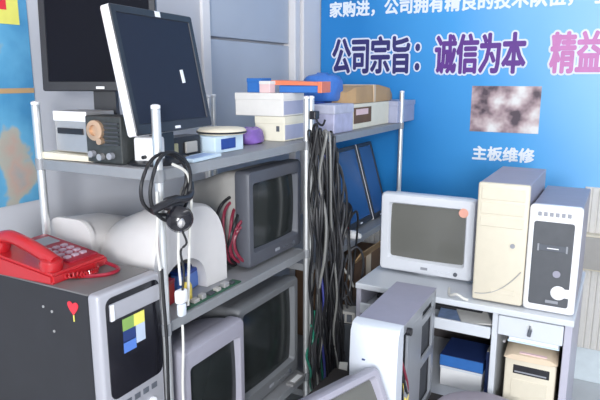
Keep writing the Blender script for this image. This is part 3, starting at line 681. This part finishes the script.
dr = MB().box(-.32, DX1-.026, DY0-.006, DY0+.30, .652, .722, .003).build('drawer', 'desk_white', t)
b = MB(); b.cyl((-.215, DY0-.006, .70), (-.215, DY0-.011, .70), .009, 14); b.build('drawer_lock', 'chrome', dr)
b = MB(); b.box(-.217, -.213, DY0-.02, DY0-.010, .694, .706); b.box(-.2205, -.2085, DY0-.018, DY0-.015, .668, .695, .002, 1, Matrix.Rotation(R(8), 4, 'Y')); b.build('key', 'dark_print', dr)
tr = MB().box(DX0+.022, -.344, DY0-.008, DY0+.34, .640, .648).build('keyboard_tray', 'desk_white', t); MB().box(DX0+.022, -.344, DY0-.014, DY0-.002, .630, .672, .003).build('tray_front', 'desk_white', tr)
t = thing('papers', 'loose leaflets lying on the keyboard tray', 'papers', (-.46, 2.12, .648), 8)
MB().box(-.09, .06, -.06, .12, .0, .012).build('sheet', 'print_blue', t); MB().box(-.02, .09, -.08, .08, .012, .018, 0, 1, Matrix.Rotation(R(14), 4, 'Z')).build('sheet', 'card_white', t)
t = thing('keyboard', 'dark keyboard pushed back on the desk tray', 'keyboard', (-.62, 2.22, .648), 0)
MB().box(-.2, .22, -.07, .07, 0, .022, .005).build('keyboard_body', 'black_plastic', t)
b = MB()
for j in range(5):
    for i in range(15): b.box(-.19+i*.0265, -.19+i*.0265+.02, -.06+j*.024, -.06+j*.024+.018, .02, .028)
b.build('key', 'dark_print', t, kind='stuff')
t = thing('box_file', 'white box file on the lower left desk shelf', 'box', (-.465, 2.20, .34), 0)
MB().box(-.08, .08, -.05, .22, 0, .080, .002).build('file_body', 'white_plastic', t); MB().box(-.082, .082, -.052, .222, .072, .083, .002).build('file_lid', 'cool_white', t)
t = thing('thick_book', 'thick navy blue book lying on the white box file', 'book', (-.465, 2.20, .4235), 0)
MB().box(-.08, .08, -.05, .118, .003, .042).build('pages', 'navy_book', t)
MB().box(-.083, .083, -.054, .12, .042, .047, .001, 1).build('cover', 'navy_book', t); MB().box(-.083, .083, -.054, .12, 0, .004, .001, 1).build('cover', 'navy_book', t); MB().box(-.083, .083, -.056, -.05, .002, .046, .002, 1).build('spine', 'blue_card', t)
t = thing('dark_book', 'dark blue book standing beside the stacked box file', 'book', (-.364, 2.2, .34), 0)
MB().box(-.014, .012, -.03, .18, 0, .17, .002).build('cover', 'navy_book', t); MB().box(-.011, .009, -.0295, .182, .003, .172).build('pages', 'cream_paper', t)
t = thing('mini_tower_computer', 'small beige computer with dark slot inside the desk right bay', 'computer', (-.207, 2.045, .118), 0)
b = MB(); b.box(-.082, .082, .012, .38, 0, .445, .003); b.build('case', 'beige_plastic', t)
b = MB(); b.box(-.084, .084, .0, .014, 0, .447, .006, 3); b.build('front_bezel', 'beige_plastic', t, True)
MB().box(-.055, .064, -.0015, .004, .392, .425, .001, 1).build('drive_slot', 'black_plastic', t, label='dark drive slot')
MB().box(-.05, .055, -.002, .002, .398, .403).build('slot_lip', 'grey_print', t)
MB().box(-.06, .06, -.0015, .003, .30, .372, .002, 1).build('drive_cover', 'beige_plastic', t)
MB().cyl((.045, -.004, .25), (.045, .0, .25), .008).build('power_button', 'grey_beige', t)
t = thing('padded_envelope', 'tan envelope lying on the small beige computer', 'envelope', (-.205, 2.05, .5655), 3)
b = MB(); b.loft([[(x_, y_, z_) for x_, z_ in ((-.09, .006), (-.06, .0), (.06, .0), (.085, .006), (.06, .032*s), (-.06, .035*s))] for y_, s in ((-.015, .6), (.02, 1), (.15, 1), (.2, .6))]); b.build('envelope_body', 'tan_paper', t, True)
b = MB(); b.hexa([(-.04, -.008, .024), (.05, -.008, .022), (.04, .1, .034), (-.03, .1, .034), (-.04, -.008, .027), (.05, -.008, .025), (.04, .1, .037), (-.03, .1, .037)]); b.build('envelope_flap', 'pink_plastic', t)
t = thing('paper_folder', 'pale blue paper folder just under the desk drawer', 'folder', (-.205, 2.04, .6085), 0)
MB().box(-.082, .085, .0, .22, .018, .024, .001, 1).build('folder_cover', 'pale_blue', t); MB().box(-.078, .082, .004, .216, .024, .036).build('sheets', 'white_tape', t); MB().box(-.082, .085, .0, .22, .036, .040, .001, 1).build('folder_cover', 'pale_blue', t)
for i, s in enumerate((-1, 1)): MB().box(.098*s+.005-.004, .098*s+.005+.004, .0, .22, .010, .018).build('runner', 'psu_metal', t)

# ------------------------------------------------------------------ towers on the desk
t = thing('tower_computer', 'plain cream tower computer on desk beside the white monitor', 'computer', (-.337, 2.05, .75), 0)
b = MB(); b.box(-.083, .083, .02, .44, .008, .428, .003); b.build('case', 'chassis_lid', t)  # shade and sky reflection on the cream case put into lilac grey
b = MB(); b.box(-.085, .085, 0, .024, .006, .430, .008, 3); b.build('front_bezel', 'beige_plastic', t, True)
for z in (.372, .322, .278): MB().box(-.072, .072, -.0022, .002, z, z+.042 if z > .3 else z+.036, .002, 1).build('drive_cover', 'beige_plastic', t)
MB().cyl((.042, -.005, .218), (.042, 0, .218), .008, 14).build('power_button', 'grey_print', t)
pts = [(-.075+.15*i/10, -.0008, .03+.10*(i/10)**2.2) for i in range(11)]
MB().tube(pts, .0022, 5, 2).build('curved_groove', 'grey_beige', t)
MB().box(-.02, .06, -.0018, .002, .04, .058, .001, 1).build('port_cover', 'beige_plastic', t)
for sx in (-.06, .06):
    for sy in (.05, .38): MB().cyl((sx, sy, 0), (sx, sy, .01), .012).build('foot', 'grey_print', t)
t = thing('tower_computer', 'silver tower computer with dark grey front panel on desk right end', 'computer', (-.168, 2.05, .75), 0)
b = MB(); b.box(-.078, .078, .02, .45, .008, .362, .003); b.build('case', 'chassis', t)
b = MB(); b.loft([rr(0, .187, .160, .365, .012, .03), rr(0, .187, .162, .368, .014, .006), rr(0, .187, .152, .358, .012, 0)]); b.build('front_bezel', 'bright_silver', t, True)
b = MB(); b.loft([rr(-.002, .172, .124, .288, .008, .002), rr(-.002, .172, .124, .288, .008, -.002), rr(-.002, .172, .120, .284, .008, -.003)]); bp_ = b.build('front_panel', 'panel_grey', t, label='dark grey front panel')
dd = MB(); dd.box(-.05, .046, -.0045, -.002, .218, .238, .001, 1); dd.build('drive_door', 'dark_print', bp_)
MB().box(-.018, .018, -.0052, -.004, .226, .229).build('drive_slot', 'bright_silver', bp_)
for s in (-1, 1): MB().box(.044*s-.004, .044*s+.001, -.0052, -.003, .216, .24).build('door_bracket', 'grey_print', bp_)
MB().cyl((.018, -.006, .142), (.018, -.003, .142), .012, 16).build('badge', 'chassis', bp_)
b = MB(); b.lathe([(.024, 0), (.024, .004), (.015, .006), (.014, .003), (.004, .003)], 20, Matrix.Translation((.028, -.002, .078)) @ Matrix.Rotation(R(90), 4, 'X')); b.build('power_button', 'bright_silver', t, True)
MB().box(.028, .076, -.0045, -.001, .062, .094, .002, 1).build('button_plate', 'bright_silver', t)
MB().box(-.01, .03, -.0045, -.002, .038, .048, .001, 1).build('port_row', 'grey_print', bp_)
b = MB()
for i in range(6): b.box(-.055+i*.018, -.043+i*.018, -.0015, .003, .334, .348, .001, 1)
b.build('top_grille', 'grey_print', t)
for sx in (-.055, .055):
    for sy in (.05, .38): MB().cyl((sx, sy, 0), (sx, sy, .01), .012).build('foot', 'grey_print', t)
o = MB().tube([(-.52, 2.12, .754), (-.50, 2.05, .755), (-.47, 2.028, .770), (-.445, 2.03, .758), (-.43, 2.034, .754)], .005).build('desk_cable', 'white_cable', None, True)
tag(o, 'white cable curled on the desk left of the cream tower', 'cable')

# ------------------------------------------------------------------ foreground bench, open white tower, stool
t = thing('work_bench', 'low wooden bench below the open white tower', 'bench', (-.66, 1.50, 0), 0)
MB().box(-.26, .18, -.45, .47, .375, .40, .004).build('bench_top', 'bench_wood', t)
for sx in (-.23, .15):
    for sy in (-.41, .43): MB().box(sx-.02, sx+.02, sy-.02, sy+.02, 0, .375, .002, 1).build('leg', 'bench_wood', t)
t = thing('wooden_block', 'dark block propping up the grey round-topped monitor', 'block', (-.545, 1.285, .40), -18)
MB().box(-.05, .045, -.10, .10, 0, .020, .003).build('block_body', 'bench_wood', t); MB().box(-.052, .047, -.102, .102, .004, .008).build('edge_band', 'kraft_dark', t)
t = thing('tower_computer', 'white-fronted tower computer with its side open, in front of desk', 'computer', (-.583, 1.52, .40), 1)
W2, D2, H2 = .074, .41, .42
b = MB(); rings = []
n = 10
for z, dy in ((.005, .0), (.05, -.006), (.30, -.010), (.395, -.004), (.416, .010), (H2, .022)):
    top = [(-W2+2*W2*i/n, dy - .020*(1-(2*i/n-1)**2), z) for i in range(n+1)]
    rings.append(top + [(W2, .045, z), (-W2, .045, z)])
b.loft(rings); b.build('front_bezel', 'cool_white', t, True)
MB().box(-.028, .004, -.0275, -.022, .318, .324, .001, 1).build('maker_mark', 'navy_book', t)
b = MB(); b.cyl((.03, -.024, .12), (.03, -.016, .12), .012, 14); b.build('power_button', 'silver_plastic', t, True)
b = MB(); b.box(-W2+.003, W2-.001, .045, D2, H2-.006, H2-.003); b.box(-W2+.003, -W2+.006, .045, D2, .01, H2-.004); b.build('chassis_cover', 'chassis_lid', t)
b = MB(); b.box(-W2+.004, W2-.004, .05, D2-.002, .008, .012); b.box(-W2+.006, W2-.006, D2-.004, D2, .01, H2-.006); b.box(-W2+.006, -W2+.01, .05, D2-.004, .01, H2-.006); b.build('chassis_floor', 'chassis', t)
b = MB(); q0, q1 = W2-.010, W2-.002         # open side: uprights and rails of the steel frame around dark openings
for y0, y1, z0, z1 in ((.098, .25, .012, .385), (D2-.03, D2, .012, .40), (.24, .40, .012, .04), (.24, .40, .185, .215), (.24, .40, .335, .36), (.05, D2, .385, .414), (.05, .40, .012, .03)):
    b.box(q0, q1, y0, y1, z0, z1, .001, 1)
b.build('side_frame', 'steel_frame', t)
b = MB(); b.box(-.06, .06, .15, .39, .03, .37); b.build('drive_cage', 'chassis_dark', t)
b = MB(); b.cyl((W2-.004, .085, .385), (W2+.012, .085, .385), .012, 12); b.build('thumb_screw', 'black_plastic', t, True)
for i in range(3): MB().tube([(.06, .07+.02*i, .30-.05*i), (.072, .10, .22-.04*i), (.068, .13, .16), (.06, .15, .10+.05*i)], .004).build('inner_cable', ('red_cable', 'black_cable', 'yellow_plastic')[i], t, True)
t = thing('round_stool', 'round grey stool in front of the white desk', 'stool', (-.315, 1.815, 0), 0)
MB().lathe([(.12, .415), (.155, .42), (.163, .435), (.160, .448), (.145, .455), (.02, .456)], 32).build('seat', 'stool_seat', t, True)
for i in range(4):
    a = R(45+90*i); MB().cyl((.15*math.cos(a), .15*math.sin(a), 0), (.11*math.cos(a), .11*math.sin(a), .42), .012).build('leg', 'chrome', t, True)
MB().tube([(.138*math.cos(2*math.pi*i/16), .138*math.sin(2*math.pi*i/16), .13) for i in range(16)], .007, 6, 2, True).build('foot_ring', 'chrome', t, True)
